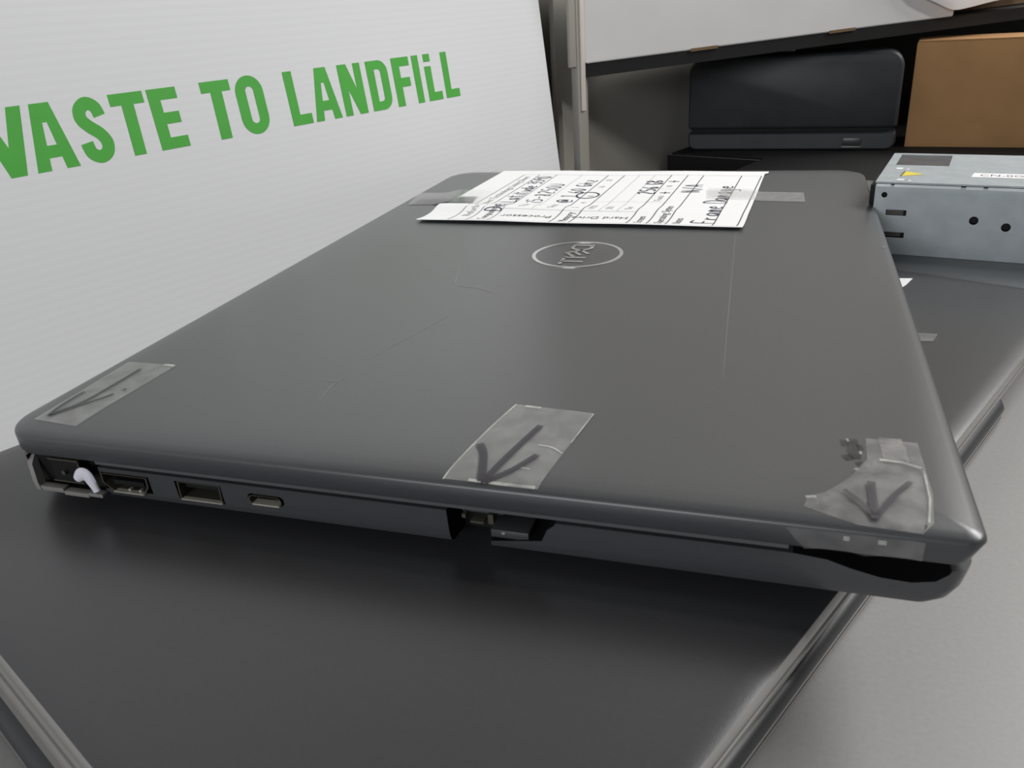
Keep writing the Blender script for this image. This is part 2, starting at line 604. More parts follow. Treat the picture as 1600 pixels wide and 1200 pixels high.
# thin deck edge between lid and base
bm = bmesh.new()
slab(bm, 0.0010, 0.2545, 0.0012, 0.3788, (0.011, 0.006, 0.015, 0.015), [(-0.0093, 0.0006), (-0.0091, 0.0002), (-0.0080, 0.0), (-0.0077, 0.0004)])
deck = put('deck_edge', bm, DECK, lap, smooth=40)
c = bmesh.new(); box(c, 0.0060, 0.0330, -0.004, 0.0040, -0.0100, -0.0079)
box(c, 0.2200, 0.2540, -0.004, 0.0050, -0.0100, -0.0070)
carve(deck, c, BLACK)

for (x, y) in ((0.035, 0.045), (0.035, 0.335), (0.222, 0.045), (0.222, 0.335)):
    bm = bmesh.new(); cylinder(bm, (x, y, Z_A), (0, 0, 1), 0.005, 0.0025)
    put('rubber_foot', bm, RUBBER, lap)

# power jack: square black socket in a thin bright frame with a centre pin
pj = bmesh.new()
box(pj, 0.0165, 0.0270, 0.0014, 0.0042, -0.0158, -0.0086, mi=0)
for (x0, x1, z0, z1) in ((0.0163, 0.0272, -0.0089, -0.0085), (0.0268, 0.0272, -0.0158, -0.0086), (0.0163, 0.0272, -0.0161, -0.0157)):
    box(pj, x0, x1, 0.0008, 0.0016, z0, z1, mi=1)
cylinder(pj, (0.0212, 0.0003, -0.0127), (0, 1, 0), 0.0007, 0.0022, 10, 1)
put('power_jack', pj, [BLACK, METAL_DULL_SHADED], lap, label='square black power socket with metal rim')
# video port shell
vp = bmesh.new()
shape = [(0.0344, -0.0113), (0.0503, -0.0113), (0.0503, -0.0143), (0.0483, -0.0169), (0.0377, -0.0169), (0.0344, -0.0143)]


def port_shell(b_, shape, y0, y1, t, mi=0):
    cxm = sum(p[0] for p in shape) / len(shape)
    czm = sum(p[1] for p in shape) / len(shape)
    inner = []
    for (x, z) in shape:
        d = Vector((cxm - x, czm - z)).normalized() * t * 1.35
        inner.append((x + d.x, z + d.y))
    o0 = [b_.verts.new((x, y0, z)) for x, z in shape]
    i0 = [b_.verts.new((x, y0, z)) for x, z in inner]
    i1 = [b_.verts.new((x, y1, z)) for x, z in inner]
    n_ = len(shape)
    for k in range(n_):
        j = (k + 1) % n_
        b_.faces.new((o0[k], o0[j], i0[j], i0[k])).material_index = mi
        b_.faces.new((i0[k], i0[j], i1[j], i1[k])).material_index = mi


port_shell(vp, shape, 0.0006, 0.0090, 0.00035, 0)
box(vp, 0.0375, 0.0480, 0.0016, 0.0092, -0.0150, -0.0136, mi=1)
for x in (0.0432, 0.0468):
    cylinder(vp, (x, 0.0008, -0.0160), (0, 1, 0), 0.00042, 0.001, 8, 2)
box(vp, 0.0378, 0.0482, 0.0003, 0.0020, -0.01695, -0.01665, mi=2)  # bright lower lip: light on its upward face put into the colour
put('video_port', vp, [METAL_DULL_SHADED, BLACK, METAL], lap, label='trapezoid metal video port')
up_ = bmesh.new()
port_shell(up_, [(0.0600, -0.0114), (0.0738, -0.0114), (0.0738, -0.0168), (0.0600, -0.0168)], 0.0012, 0.0115, 0.0003, 0)
box(up_, 0.0612, 0.0726, 0.0030, 0.0115, -0.0140, -0.0124, mi=1)
box(up_, 0.0606, 0.0738, 0.0008, 0.0022, -0.0169, -0.0166, mi=2)  # pale bar painted as the lit lower lip of the shell
put('usb_port', up_, [METAL_DULL_SHADED, BLACK, METAL], lap, label='wide rectangular usb port')
uc = bmesh.new()
port_shell(uc, rring(0.0827, 0.0929, -0.01515, -0.01255, [0.0013] * 4, 4), 0.0008, 0.0080, 0.0003, 0)
box(uc, 0.0838, 0.0918, 0.0035, 0.0080, -0.0143, -0.0135, mi=1)
box(uc, 0.0840, 0.0922, 0.0004, 0.0030, -0.01520, -0.01480, mi=2)  # lit bottom lip, painted as a bright bar
put('usb_c_port', uc, [METAL_DULL_SHADED, BLACK, METAL], lap, label='small rounded usb-c port')
# innards in the broken card slot
sl = bmesh.new()
box(sl, 0.1425, 0.1535, 0.0050, 0.0105, -0.0122, -0.0090, mi=0, bev=0.0004)
box(sl, 0.1432, 0.1442, 0.0030, 0.0052, -0.0128, -0.0117, mi=1)
box(sl, 0.1455, 0.1490, 0.0026, 0.0052, -0.0137, -0.0131, mi=1)
box(sl, 0.1505, 0.1518, 0.0020, 0.0050, -0.0130, -0.0103, mi=1)
box(sl, 0.1508, 0.1605, 0.0022, 0.0100, -0.0168, -0.0146, mi=0, bev=0.0003)
box(sl, 0.1538, 0.1546, 0.0018, 0.0024, -0.0154, -0.0150, mi=2)
put('card_slot', sl, [SIDE, METAL_DULL_SHADED, METAL], lap, label='broken card slot with bent metal contacts')
# split corner shell
cs_ = bmesh.new()
rg = [(0.0046, 0.0060, -0.0095), (0.0062, 0.0022, -0.0120), (0.0088, 0.0000, -0.0165), (0.0098, -0.0004, -0.0190)]
prev = None
for (x, y, z) in rg:
    cur = [cs_.verts.new((x, y, z)), cs_.verts.new((x + 0.0022, y - 0.0004, z)), cs_.verts.new((x + 0.0022, y + 0.002, z)), cs_.verts.new((x, y + 0.002, z))]
    if prev:
        for k in range(4):
            j = (k + 1) % 4
            cs_.faces.new((prev[k], prev[j], cur[j], cur[k]))
    else:
        cs_.faces.new(cur)
    prev = cur
cs_.faces.new(prev[::-1])
for x0, x1, z0, z1 in ((0.0100, 0.0200, -0.0192, -0.0177), (0.0200, 0.0290, -0.0198, -0.0184), (0.0290, 0.0340, -0.0192, -0.0180)):
    box(cs_, x0, x1, -0.0005, 0.0020, z0, z1, bev=0.0003)
put('corner_shell', cs_, SHELLM, lap, label='split pale plastic corner shell')

# milky tab hanging out beside the power jack
bm = bmesh.new()
ctr = smooth_line([(0.0270, -0.0134), (0.0285, -0.0120), (0.0305, -0.0116), (0.0319, -0.0140), (0.0329, -0.0168)], 5)
rows = []
for i, (x, z) in enumerate(ctr):
    k = i / (len(ctr) - 1)
    a = Vector(ctr[max(0, i - 1)]); b = Vector(ctr[min(len(ctr) - 1, i + 1)])
    d = (b - a).normalized()
    nx, nz = -d.y, d.x
    hw = 0.0013 + 0.0008 * math.sin(math.pi * min(1, k * 1.1))
    rows.append([bm.verts.new((x + nx * hw * math.cos(t), -0.0006 + 0.0009 * math.sin(t), z + nz * hw * math.cos(t))) for t in [2 * math.pi * q / 10 for q in range(10)]])
for r_ in range(len(rows) - 1):
    for q in range(10):
        j = (q + 1) % 10
        bm.faces.new((rows[r_][q], rows[r_][j], rows[r_ + 1][j], rows[r_ + 1][q]))
bm.faces.new(rows[0][::-1]); bm.faces.new(rows[-1])
top(put('plastic_tab', bm, TABW, smooth=60), 'milky bent plastic tab poking out between the power socket and video port', 'plastic tab')


# ------------------------------------------------------------------ tape strips with marker arrows
def edge_z(x, y):
    """height of the lid's top surface near its rim"""
    d = min(x, y, W - x, D - y)
    prof = [(0, -0.0026), (0.0003, -0.0017), (0.0011, -0.0011), (0.0032, -0.0006), (0.0075, -0.00025), (0.0125, -0.00008), (0.0185, 0.0)]
    if d <= 0:
        return -0.0026
    for (d0, z0), (d1, z1) in zip(prof, prof[1:]):
        if d <= d1:
            return z0 + (z1 - z0) * (d - d0) / (d1 - d0)
    return 0.0


def lid_strip(name, a, b, c_, d_, mat_, label, nu=10, nv=16, arrow=None, edges=(), wd=0.0016, crinkle=0.0, drop=0.0, lift=0.00018, wave=None):
    """tape quad a-b (far side) c-d (near side), following the lid's rounded rim"""
    bm = bmesh.new()
    a, b, c_, d_ = (Vector(p) for p in (a, b, c_, d_))
    g = []
    for j in range(nv + 1):
        t = j / nv
        row = []
        for i in range(nu + 1):
            s = i / nu
            p = (a * (1 - s) + b * s) * (1 - t) + (d_ * (1 - s) + c_ * s) * t
            z = edge_z(p.x, p.y) + lift + crinkle * (0.5 + 0.5 * math.sin(p.x * 2300 + 3 * math.sin(p.y * 700)) * math.cos(p.y * 1500)) * (1 if 0 < i < nu and j < nv else 0)
            row.append(bm.verts.new((p.x, max(p.y, -0.0002), z)))
        g.append(row)
    if drop:
        row = []
        for i in range(nu + 1):
            s = i / nu
            p = d_ * (1 - s) + c_ * s
            row.append(bm.verts.new((p.x, -0.0004, -0.0026 - drop)))
        g.append(row)
    for j in range(len(g) - 1):
        for i in range(nu):
            bm.faces.new((g[j][i], g[j][i + 1], g[j + 1][i + 1], g[j + 1][i]))
    z3 = lambda x, y: (x, max(y, -0.0003), edge_z(x, y) + lift + 0.00022)
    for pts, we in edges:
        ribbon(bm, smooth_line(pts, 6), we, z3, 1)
    o = put(name, bm, [mat_, TAPE_EDGE], smooth=60 if crinkle else 40, up=True)
    top(o, label, 'tape', None)
    if arrow:
        ab = bmesh.new()
        z4 = lambda x, y: (x, max(y, -0.0003), edge_z(x, y) + lift + crinkle + 0.0003)
        for pts, we in arrow:
            ribbon(ab, smooth_line(pts, 6), we, z4, 0)
        put('marker_arrow', ab, MARKER, o, smooth=0, label='hand-drawn black arrow')
    return o


lid_strip('tape_strip', (0.0059, 0.0500), (0.0259, 0.0493), (0.0246, 0.0062), (0.0080, 0.0075), TAPE,
          'clear tape strip with a long arrow at the left hinge corner of the top lid',
          arrow=[([(.0095, .0261), (.0097, .0174), (.0112, .0100)], .0012), ([(.0157, .0445), (.0158, .0324), (.0152, .0193), (.0113, .0100)], .0013),
                 ([(.0208, .0262), (.0184, .0212), (.0114, .0100)], .0011), ([(.0219, .0292), (.0221, .0300)], .0013)],
          edges=[([(.0215, .0490), (.0257, .0488)], .0012)])
lid_strip('tape_strip', (0.1463, 0.0412), (0.1693, 0.0395), (0.1638, 0.0012), (0.1402, 0.0013), TAPE,
          'clear tape strip with a bold arrow at the middle of the near lid edge',
          arrow=[([(.1568, .0297), (.1549, .0212), (.1505, .0012)], .0019), ([(.144, .0174), (.1468, .0122), (.1500, .0010)], .0021), ([(.1601, .0145), (.1559, .0068), (.1508, .0014)], .0018)],
          edges=[([(.1466, .0408), (.1440, .0270), (.1402, .0010)], .0005), ([(.1495, .0402), (.1540, .0398)], .0012), ([(.1465, .0016), (.1540, .0014), (.1632, .0014)], .0009),
                 ([(.1690, .0388), (.1668, .0220)], .0004), ([(.1590, .0195), (.1625, .0190), (.1660, .0165)], .0004), ([(.1560, .0085), (.1600, .0080)], .0004)])

# crumpled tape at the front corner: one ragged sheet
bm = bmesh.new()
outl = [(.2225, .0052), (.2233, .0092), (.2268, .0112), (.2300, .0152), (.2327, .0191), (.2352, .0248), (.2366, .0275), (.2369, .0380), (.2485, .0381), (.2488, .0250), (.2490, .0150), (.2478, .0040), (.2455, .0008), (.2330, .0012)]
c0 = Vector((.2400, .0150))
rings = []
for k in range(9):
    t = k / 8
    ring = []
    for i, p in enumerate(outl):
        q = c0 + (Vector(p) - c0) * t
        ring.append(q)
    rings.append(ring)
zf = lambda q, t: edge_z(q.x, q.y) + 0.00018 + (0.00035 * (0.5 + 0.5 * math.sin(q.x * 2100 + 2.5 * math.sin(q.y * 600))) * (1 - t * t))
rows = [[bm.verts.new((q.x, q.y, zf(q, k / 8))) for q in ring] for k, ring in enumerate(rings) if k]
mid = bm.verts.new((c0.x, c0.y, zf(c0, 0)))
n_ = len(outl)
for i in range(n_):
    j = (i + 1) % n_
    bm.faces.new((mid, rows[0][i], rows[0][j]))
    for k in range(len(rows) - 1):
        bm.faces.new((rows[k][i], rows[k][j], rows[k + 1][j], rows[k + 1][i]))
z5 = lambda x, y: (x, y, edge_z(x, y) + 0.00065)
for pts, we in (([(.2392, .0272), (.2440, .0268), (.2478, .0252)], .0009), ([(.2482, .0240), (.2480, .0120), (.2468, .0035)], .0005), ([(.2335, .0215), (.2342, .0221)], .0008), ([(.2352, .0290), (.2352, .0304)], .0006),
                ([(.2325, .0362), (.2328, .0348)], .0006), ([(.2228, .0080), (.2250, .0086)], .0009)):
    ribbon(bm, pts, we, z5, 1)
for pts in ([(.2400, .0290), (.2455, .0292)], [(.2400, .0330), (.2455, .0331)], [(.2398, .0365), (.2450, .0366)]):
    ribbon(bm, pts, .0040, lambda x, y: (x, y, 0.00042), 0)
tp = top(put('tape_strip', bm, [TAPE_HAZY, TAPE_EDGE], smooth=70, up=True), 'crinkled torn tape with a small arrow at the front right corner of the top lid', 'tape')
fl = bmesh.new()
xs = [.2190, .2230, .2270, .2310, .2350, .2390, .2430, .2460]
rows = []
for k, z in enumerate((-0.0024, -0.0040, -0.0056, -0.0070)):
    rows.append([fl.verts.new((x + (0.0012 * k if i == 0 else 0), -0.00025 - 0.00012 * math.sin(x * 900 + k), z + 0.0004 * math.sin(x * 500) * (k == 3))) for i, x in enumerate(xs)])
for k in range(3):
    for i in range(len(xs) - 1):
        fl.faces.new((rows[k][i], rows[k][i + 1], rows[k + 1][i + 1], rows[k + 1][i]))
for x, w_ in ((.2305, .0012), (.2372, .0016)):
    ribbon(fl, [(x, -.0034), (x + w_, -.0034)], .0011, lambda a, b: (a, -0.0006, b), 1)
put('folded_flap', fl, [TAPE_FLAP, TAPE_EDGE], tp, smooth=60)
rs = bmesh.new()
for pts, we in (([(.2318, .0365), (.2322, .0330)], .0022), ([(.2340, .0372), (.2338, .0310), (.2343, .0275)], .0030), ([(.2318, .0290), (.2330, .0268)], .0024), ([(.2352, .0345), (.2356, .0315)], .0018), ([(.2345, .0262), (.2356, .0238)], .0020)):
    ribbon(rs, smooth_line(pts, 4), we, lambda x, y: (x, y, 0.00016), 0, True)
put('sticky_residue', rs, RESIDUE, tp, smooth=0, label='dark crumpled residue')
ab = bmesh.new()
z6 = lambda x, y: (x, y, edge_z(x, y) + 0.00075)
for pts, we in (([(.2308, .0124), (.2340, .0081), (.2367, .0030)], .0010), ([(.2366, .0168), (.2365, .0104), (.2367, .0030)], .0018), ([(.2448, .0182), (.2406, .0113), (.2367, .0030)], .0013)):
    ribbon(ab, smooth_line(pts, 5), we, z6)
put('marker_arrow', ab, MARKER, tp, smooth=0, label='hand-drawn black arrow')


# ------------------------------------------------------------------ paper form on the lid
PO = Vector((0.0300, 0.2408))
PX = Vector((0.1664, -0.0074)).normalized()
PY = Vector((-PX.y, PX.x))


def paper_z(q, p):
    fade = max(0.0, 1 - q / 0.19)
    ridge = 0.0021 * fade * math.exp(-((p - 0.030) / 0.0075) ** 2)
    near = 0.0009 * math.exp(-(p / 0.006) ** 2)
    return 0.0006 + ridge + near + 0.0003 * math.sin(q * 40) ** 2


def page(q, p, dz=0.0):
    v = PO + PX * q + PY * p
    return (v.x, v.y, paper_z(q, p) + dz)


v0 = page(0.083, 0.068)
sheet = thing('paper_form', 'white paper test form with handwriting taped across the far end of the top lid', 'paper', (v0[0], v0[1], 0.0002))
bm = bmesh.new()
nq, np_ = 40, 60
PWQ, PHP = 0.1670, 0.1345
g = []
for j in range(np_ + 1):
    p = PHP * j / np_
    row = []
    for i in range(nq + 1):
        q = PWQ * i / nq
        if i == nq and p > PHP * 0.95:
            q += 0.0018
        v = page(q, p)
        row.append(bm.verts.new(v))
    g.append(row)
for j in range(np_):
    for i in range(nq):
        bm.faces.new((g[j][i], g[j][i + 1], g[j + 1][i + 1], g[j + 1][i]))
geo = bmesh.ops.extrude_face_region(bm, geom=list(bm.faces))
bmesh.ops.translate(bm, verts=[x for x in geo['geom'] if isinstance(x, bmesh.types.BMVert)], vec=(0, 0, -0.00015))
sh_o = put('sheet', bm, PAPER, sheet, smooth=60)

DZ = 0.00012
bm = bmesh.new()


def rule(bm, q0, p0, q1, p1, wd, mi=0, n=24):
    pts = [(q0 + (q1 - q0) * k / n, p0 + (p1 - p0) * k / n) for k in range(n + 1)]
    ribbon(bm, pts, wd, lambda a, b: page(a, b, DZ), mi)


P0_, P1_, PE = 0.0018, 0.0255, 0.1210
for q, thick in ((.0175, 1), (.0280, 1), (.0396, 1), (.0728, 2), (.0830, 2), (.1120, 2), (.1218, 2), (.1310, 2), (.1530, 2), (.1642, 2)):
    rule(bm, q, P0_, q + .0015, PE, .00055 if thick == 2 else .00042, 0)
for q in (.0560, .0925, .1020):
    rule(bm, q, P1_, q + .0015, PE, .00032, 1)
rule(bm, .0175, P0_, .1642, P0_, .00025, 1)
rule(bm, .0190, PE, .1655, PE, .0003, 1)
rule(bm, .0396, P1_, .1120, P1_, .00025, 1)
rule(bm, .0396, .0390, .0728, .0390, .00022, 1)
rule(bm, .0830, .0500, .1218, .0500, .00022, 1)
rule(bm, .1120, .0820, .1218, .0820, .00025, 1)


def along(q0, p0):      # reads away from the viewer
    return lambda a, b: page(q0 - b, p0 + a, DZ)


def turned(q0, p0):     # turned a quarter, reads towards the page head
    return lambda a, b: page(q0 - a, p0 - b, DZ)


text_into(bm, 'Refurb Product Technology Listing Sheet', 0.0062, along(.0252, .012), 1)
for q, p, s_, t_ in ((.0365, .004, .0060, 'Computer'), (.0805, .004, .0062, 'Memory'), (.1188, .004, .0058, 'Screen'), (.1288, .003, .0058, 'Operating System'), (.1375, .004, .0056, 'Notes')):
    text_into(bm, t_, s_, along(q, p), 0, sx=0.9)
for q, p, t_ in ((.0505, .029, 'Type'), (.0665, .029, 'Speed'), (.0890, .029, 'HDD'), (.0985, .029, 'SSD'), (.1085, .029, 'Size'), (.1192, .052, 'Touch'), (.1192, .088, 'N'),
                 (.0800, .030, '2'), (.0800, .046, '4'), (.0800, .062, '8'), (.0800, .085, '16'), (.0800, .104, '32')):
    text_into(bm, t_, .0050, along(q, p), 1)
text_into(bm, 'Processor', .0064, turned(.0705, .0165), 0, sx=1.08)
text_into(bm, 'Hard Drive', .0064, turned(.1105, .0165), 0, sx=1.0)
put('printed_form', bm, [INK, INK_FAINT], sheet, smooth=0, label='printed table and captions')

# handwriting: single-stroke glyphs on a unit box
GL = {
    'D': [[(.1, 0), (.1, 1), (.5, .95), (.75, .5), (.5, .05), (.05, 0)]], 'e': [[(.1, .3), (.55, .35), (.45, .58), (.2, .5), (.12, .2), (.35, .02), (.6, .12)]],
    'l': [[(.2, 1), (.2, .1), (.35, 0)]], 'L': [[(.1, 1), (.1, 0), (.7, .02)]], 'a': [[(.55, .5), (.3, .58), (.1, .3), (.25, .02), (.5, .2), (.55, .5), (.58, .1), (.7, 0)]],
    't': [[(.3, 1), (.3, .1), (.5, 0)], [(.05, .65), (.6, .68)]], 'i': [[(.2, .55), (.2, .05), (.32, 0)], [(.2, .78), (.24, .84)]],
    'u': [[(.1, .55), (.12, .1), (.35, .02), (.55, .3), (.55, .55), (.58, .05), (.7, 0)]], 'd': [[(.5, .5), (.25, .55), (.1, .25), (.3, .02), (.5, .2), (.55, 1), (.55, .1), (.68, 0)]],
    '3': [[(.1, .9), (.4, 1), (.55, .78), (.25, .55), (.6, .35), (.45, .03), (.1, .08)]], '5': [[(.6, 1), (.18, .98), (.14, .6), (.5, .55), (.6, .25), (.35, 0), (.08, .1)]],
    '9': [[(.55, .75), (.35, 1), (.12, .75), (.3, .52), (.55, .75), (.5, 0)]], '0': [[(.35, 1), (.1, .6), (.2, .08), (.45, .02), (.6, .5), (.35, 1)]],
    '-': [[(.1, .45), (.6, .48)]], '8': [[(.5, .9), (.25, 1), (.15, .75), (.5, .35), (.4, 0), (.12, .15), (.5, .7), (.5, .9)]], '2': [[(.1, .8), (.35, 1), (.55, .75), (.1, .03), (.65, .02)]],
    'U': [[(.1, 1), (.12, .15), (.4, .0), (.6, .3), (.6, 1)]], '@': [[(.5, .6), (.3, .6), (.25, .3), (.5, .3), (.55, .6), (.7, .3), (.85, .6), (.5, .98), (.08, .5), (.4, 0), (.8, .1)]],
    '1': [[(.2, .85), (.38, 1), (.36, 0)]], '.': [[(.15, .02), (.22, .07)]], '6': [[(.5, 1), (.15, .45), (.3, 0), (.58, .22), (.35, .5), (.14, .3)]],
    'G': [[(.6, .85), (.35, 1), (.08, .5), (.35, 0), (.62, .15), (.62, .45), (.38, .45)]], 'h': [[(.12, 1), (.12, 0), (.14, .4), (.4, .55), (.5, .3), (.52, 0)]], 'z': [[(.1, .55), (.5, .55), (.1, .02), (.55, .02)]],
    'B': [[(.1, 0), (.1, 1), (.5, .85), (.12, .52), (.6, .3), (.1, 0)]], 'N': [[(.1, 0), (.1, 1), (.6, 0), (.62, 1)]], '/': [[(.05, -.1), (.6, 1.1)]], 'A': [[(.02, 0), (.32, 1), (.62, 0)], [(.12, .38), (.52, .38)]],
    'F': [[(.12, 0), (.14, 1), (.65, 1)], [(.12, .55), (.5, .56)]], 'r': [[(.12, .55), (.12, 0), (.16, .4), (.45, .52)]], 'm': [[(.08, .5), (.1, 0), (.14, .4), (.3, .52), (.36, 0), (.4, .4), (.58, .5), (.65, 0)]],
    'g': [[(.5, .5), (.25, .55), (.12, .25), (.3, .05), (.5, .25), (.5, .5), (.48, -.4), (.15, -.35)]], 'x': [[(.1, .5), (.9, .5)], [(.5, 1), (.5, 0)]], ' ': [],
}


def handwrite(bm, body, q0, p0, size, adv=0.62, wd=.00062, wob=.04):
    a = 0
    for ch in body:
        wch = {'i': .42, 'l': .42, '.': .35, 'm': .8, '@': .95, ' ': .5, 'x': 1.0}.get(ch, .74)
        for st in GL[ch]:
            pts = smooth_line([(a + (x + random.uniform(-wob, wob)) * size * .85, (y + random.uniform(-wob, wob)) * size) for x, y in st], 4)
            ribbon(bm, pts, wd, lambda s, t: page(q0 - t, p0 + s, DZ + .00008), 0, True)
        a += wch * size * adv / 0.62
    return a


for body_, q_, p_, sz, ad, wd_ in (('Dell Latitude 3590', .0392, .0215, .0088, .56, .0009), ('i5-8250U', .0545, .043, .0092, .62, .0008),
                                   ('@ 1.60 Ghz', .0712, .046, .0092, .62, .0009), ('256 GB', .1120, .069, .0090, .62, .0011), ('x', .1210, .0700, .0058, .62, .0010),
                                   ('x', .1210, .1000, .0058, .62, .0010), ('N/A', .1365, .0740, .0100, .62, .0009), ('Frame Damage', .1535, .0075, .0105, .58, .0010)):
    bm = bmesh.new()
    handwrite(bm, body_, q_, p_, sz, ad, wd_)
    put('handwritten_note', bm, PEN, sheet, smooth=0, label='blue-black handwriting')
bm = bmesh.new()
ribbon(bm, smooth_line([(.0760 + .0062 * math.sin(t), .0650 + .0075 * math.cos(t)) for t in [k * 2 * math.pi / 16 for k in range(18)]], 2), .0010, lambda a, b: page(a, b, DZ + .00008))
put('pen_circle', bm, PEN, sheet, smooth=0, label='hand-drawn pen circle')

# the two strips that hold the form
bm = bmesh.new()
cs = [(.1737, .3166), (.2241, .3122), (.2246, .2908), (.1758, .2950)]
A_, B_, C_, D_ = (Vector(p) for p in cs)
rows = []
for i in range(17):
    s = i / 16
    row = []
    for j in range(5):
        t = j / 4
        p = (A_ * (1 - s) + B_ * s) * (1 - t) + (D_ * (1 - s) + C_ * s) * t
        k = min(1, max(0, (p.x - .1965) / .004))
        row.append(bm.verts.new((p.x, p.y, 0.0017 * (1 - k) + 0.00025 * k)))
    rows.append(row)
for i in range(16):
    for j in range(4):
        bm.faces.new((rows[i][j], rows[i + 1][j], rows[i + 1][j + 1], rows[i][j + 1]))
top(put('tape_strip', bm, TAPE_PAPER, smooth=60, up=True), 'plain tape strip holding the right edge of the paper form to the lid', 'tape')
bm = bmesh.new()
cs = [(.0072, .3000), (.0480, .3010), (.0490, .2800), (.0085, .2790)]
A_, B_, C_, D_ = (Vector(p) for p in cs)
rows = []
for i in range(17):
    s = i / 16
    row = []
    for j in range(5):
        t = j / 4
        p = (A_ * (1 - s) + B_ * s) * (1 - t) + (D_ * (1 - s) + C_ * s) * t
        k = min(1, max(0, (p.x - .024) / .008))
        row.append(bm.verts.new((p.x, p.y, 0.0020 * k + 0.00025 * (1 - k) + 0.0022 * (1 - t))))
    rows.append(row)
for i in range(16):
    for j in range(4):
        bm.faces.new((rows[i][j], rows[i + 1][j], rows[i + 1][j + 1], rows[i][j + 1]))
top(put('tape_strip', bm, SHINY, smooth=60, up=True), 'shiny clear tape strip at the left edge of the paper form, reflecting green', 'tape')

# ------------------------------------------------------------------ laptop underneath, crossing the top one at an angle
U0, U1, V0, V1 = -0.0395, 0.2078, -0.0288, 0.3445
pA = UV(0.085, 0.158)
lapA = thing('laptop', 'slate laptop with silver edges lying crosswise right under the top laptop', 'laptop', (pA[0], pA[1], -0.0378))
bm = bmesh.new()
slab(bm, U0, U1, V0, V1, (0.006, 0.007, 0.010, 0.010),
     [(-0.0283, 0.0002), (-0.0276, 0.0), (-0.0250, 0.0), (-0.0244, 0.0004), (-0.0240, 0.0018), (-0.02378, 0.0060), (-0.0236, 0.013), (Z_A, 0.024)],
     UV, mis=[2, 1, 1, 0, 0, 0, 0, 0], cap_mi=(2, 0))
put('lid', bm, [LID_B, SILVER, BLACK], lapA, smooth=40)
bm = bmesh.new()
slab(bm, U0, U1, V0, V1, (0.006, 0.007, 0.010, 0.010),
     [(-0.0372, (0.003, 0.0030, -0.0022, 0.003)), (-0.0352, (0.002, 0.0020, -0.0024, 0.002)), (-0.0350, (0.002, 0.0024, -0.0014, 0.002)), (-0.0346, (0.002, 0.0024, -0.0014, 0.002)), (-0.0344, (0.001, 0.0016, -0.0010, 0.001)),
      (-0.0330, (0.001, 0.0014, -0.0006, 0.001)), (-0.0328, (0.001, 0.0013, 0.0007, 0.001)), (-0.0324, (0.001, 0.0013, 0.0007, 0.001)), (-0.0322, (0.001, 0.0012, -0.0002, 0.001)),
      (-0.0297, (0.0, 0.0002, 0.0, 0.0)), (-0.0294, (0.0004, 0.0005, 0.0005, 0.0004))], UV)
put('base', bm, SIDE_A, lapA, smooth=25)
bm = bmesh.new()
slab(bm, U0 + .001, U1 - .001, V0 + .001, V1 - .001, (0.006, 0.007, 0.010, 0.010), [(-0.0295, 0.0), (-0.0282, 0.0)], UV)
put('seam_gasket', bm, BLACK, lapA)
for (u, v) in ((0.0, 0.02), (0.165, 0.02), (0.0, 0.24), (0.165, 0.24)):
    bm = bmesh.new(); p = UV(u, v); cylinder(bm, (p[0], p[1], -0.0378), (0, 0, 1), 0.005, 0.0007)
    put('rubber_foot', bm, RUBBER, lapA)

# white label corner and a scrap of tape on that lid
bm = bmesh.new()
pts = [(.2724, .2419), (.2500, .2400), (.2550, .2060), (.2688, .2325)]
lo = [bm.verts.new((x, y, Z_A + 0.0001)) for x, y in pts]
hi = [bm.verts.new((x, y, Z_A + 0.0003)) for x, y in pts]
bm.faces.new(lo[::-1]); bm.faces.new(hi)
for i in range(4):
    j = (i + 1) % 4
    bm.faces.new((lo[i], lo[j], hi[j], hi[i]))
top(put('paper_label', bm, PAPER, smooth=0), 'corner of a white paper label peeking out under the right side of the top laptop', 'label')
bm = bmesh.new()
quad(bm, [(x, y, Z_A + 0.0003) for x, y in ((.2640, .1730), (.2737, .1727), (.2712, .1650), (.2640, .1640))])
top(put('tape_strip', bm, TAPE, smooth=0), 'small faint scrap of tape on the slate lid beside the top laptop', 'tape')

# ------------------------------------------------------------------ thin dark laptop at the bottom of the stack
pB = UV(0.105, 0.115)
lapB = thing('laptop', 'small thin black laptop at the bottom of the stack, rounded corner sticking out', 'laptop', (pB[0], pB[1], Z_T))
bm = bmesh.new()
slab(bm, 0.0, 0.2069, -0.0343, 0.2640, (0.008, 0.008, 0.009, 0.008),
     [(-0.0423, 0.0003), (-0.0421, 0.0), (-0.0412, 0.0), (-0.0402, 0.0004), (-0.0390, 0.0011), (-0.0382, 0.0024), (-0.0378, 0.006)], UV, mis=[1, 1, 0, 0, 0, 0, 0])
put('lid', bm, [BEVEL_DARK, SILVER], lapB, smooth=40)
bm = bmesh.new()
slab(bm, 0.0, 0.2069, -0.0343, 0.2640, (0.008, 0.008, 0.009, 0.008), [(-0.0466, 0.0012), (-0.0458, 0.0006), (-0.0442, 0.0004), (-0.0434, 0.0003)], UV, mis=[1, 0, 0])
put('base', bm, [SILVER, BLACK], lapB, smooth=40)
bm = bmesh.new(); slab(bm, 0.001, 0.2066, -0.0325, 0.2620, (0.008,) * 4, [(-0.0436, 0.0), (-0.0422, 0.0)], UV)
put('seam_gasket', bm, BLACK, lapB)
for (u, v) in ((0.03, 0.0), (0.18, 0.0), (0.03, 0.23), (0.18, 0.23)):
    bm = bmesh.new(); p = UV(u, v); cylinder(bm, (p[0], p[1], Z_T), (0, 0, 1), 0.005, 0.0006)
    put('rubber_foot', bm, RUBBER, lapB)

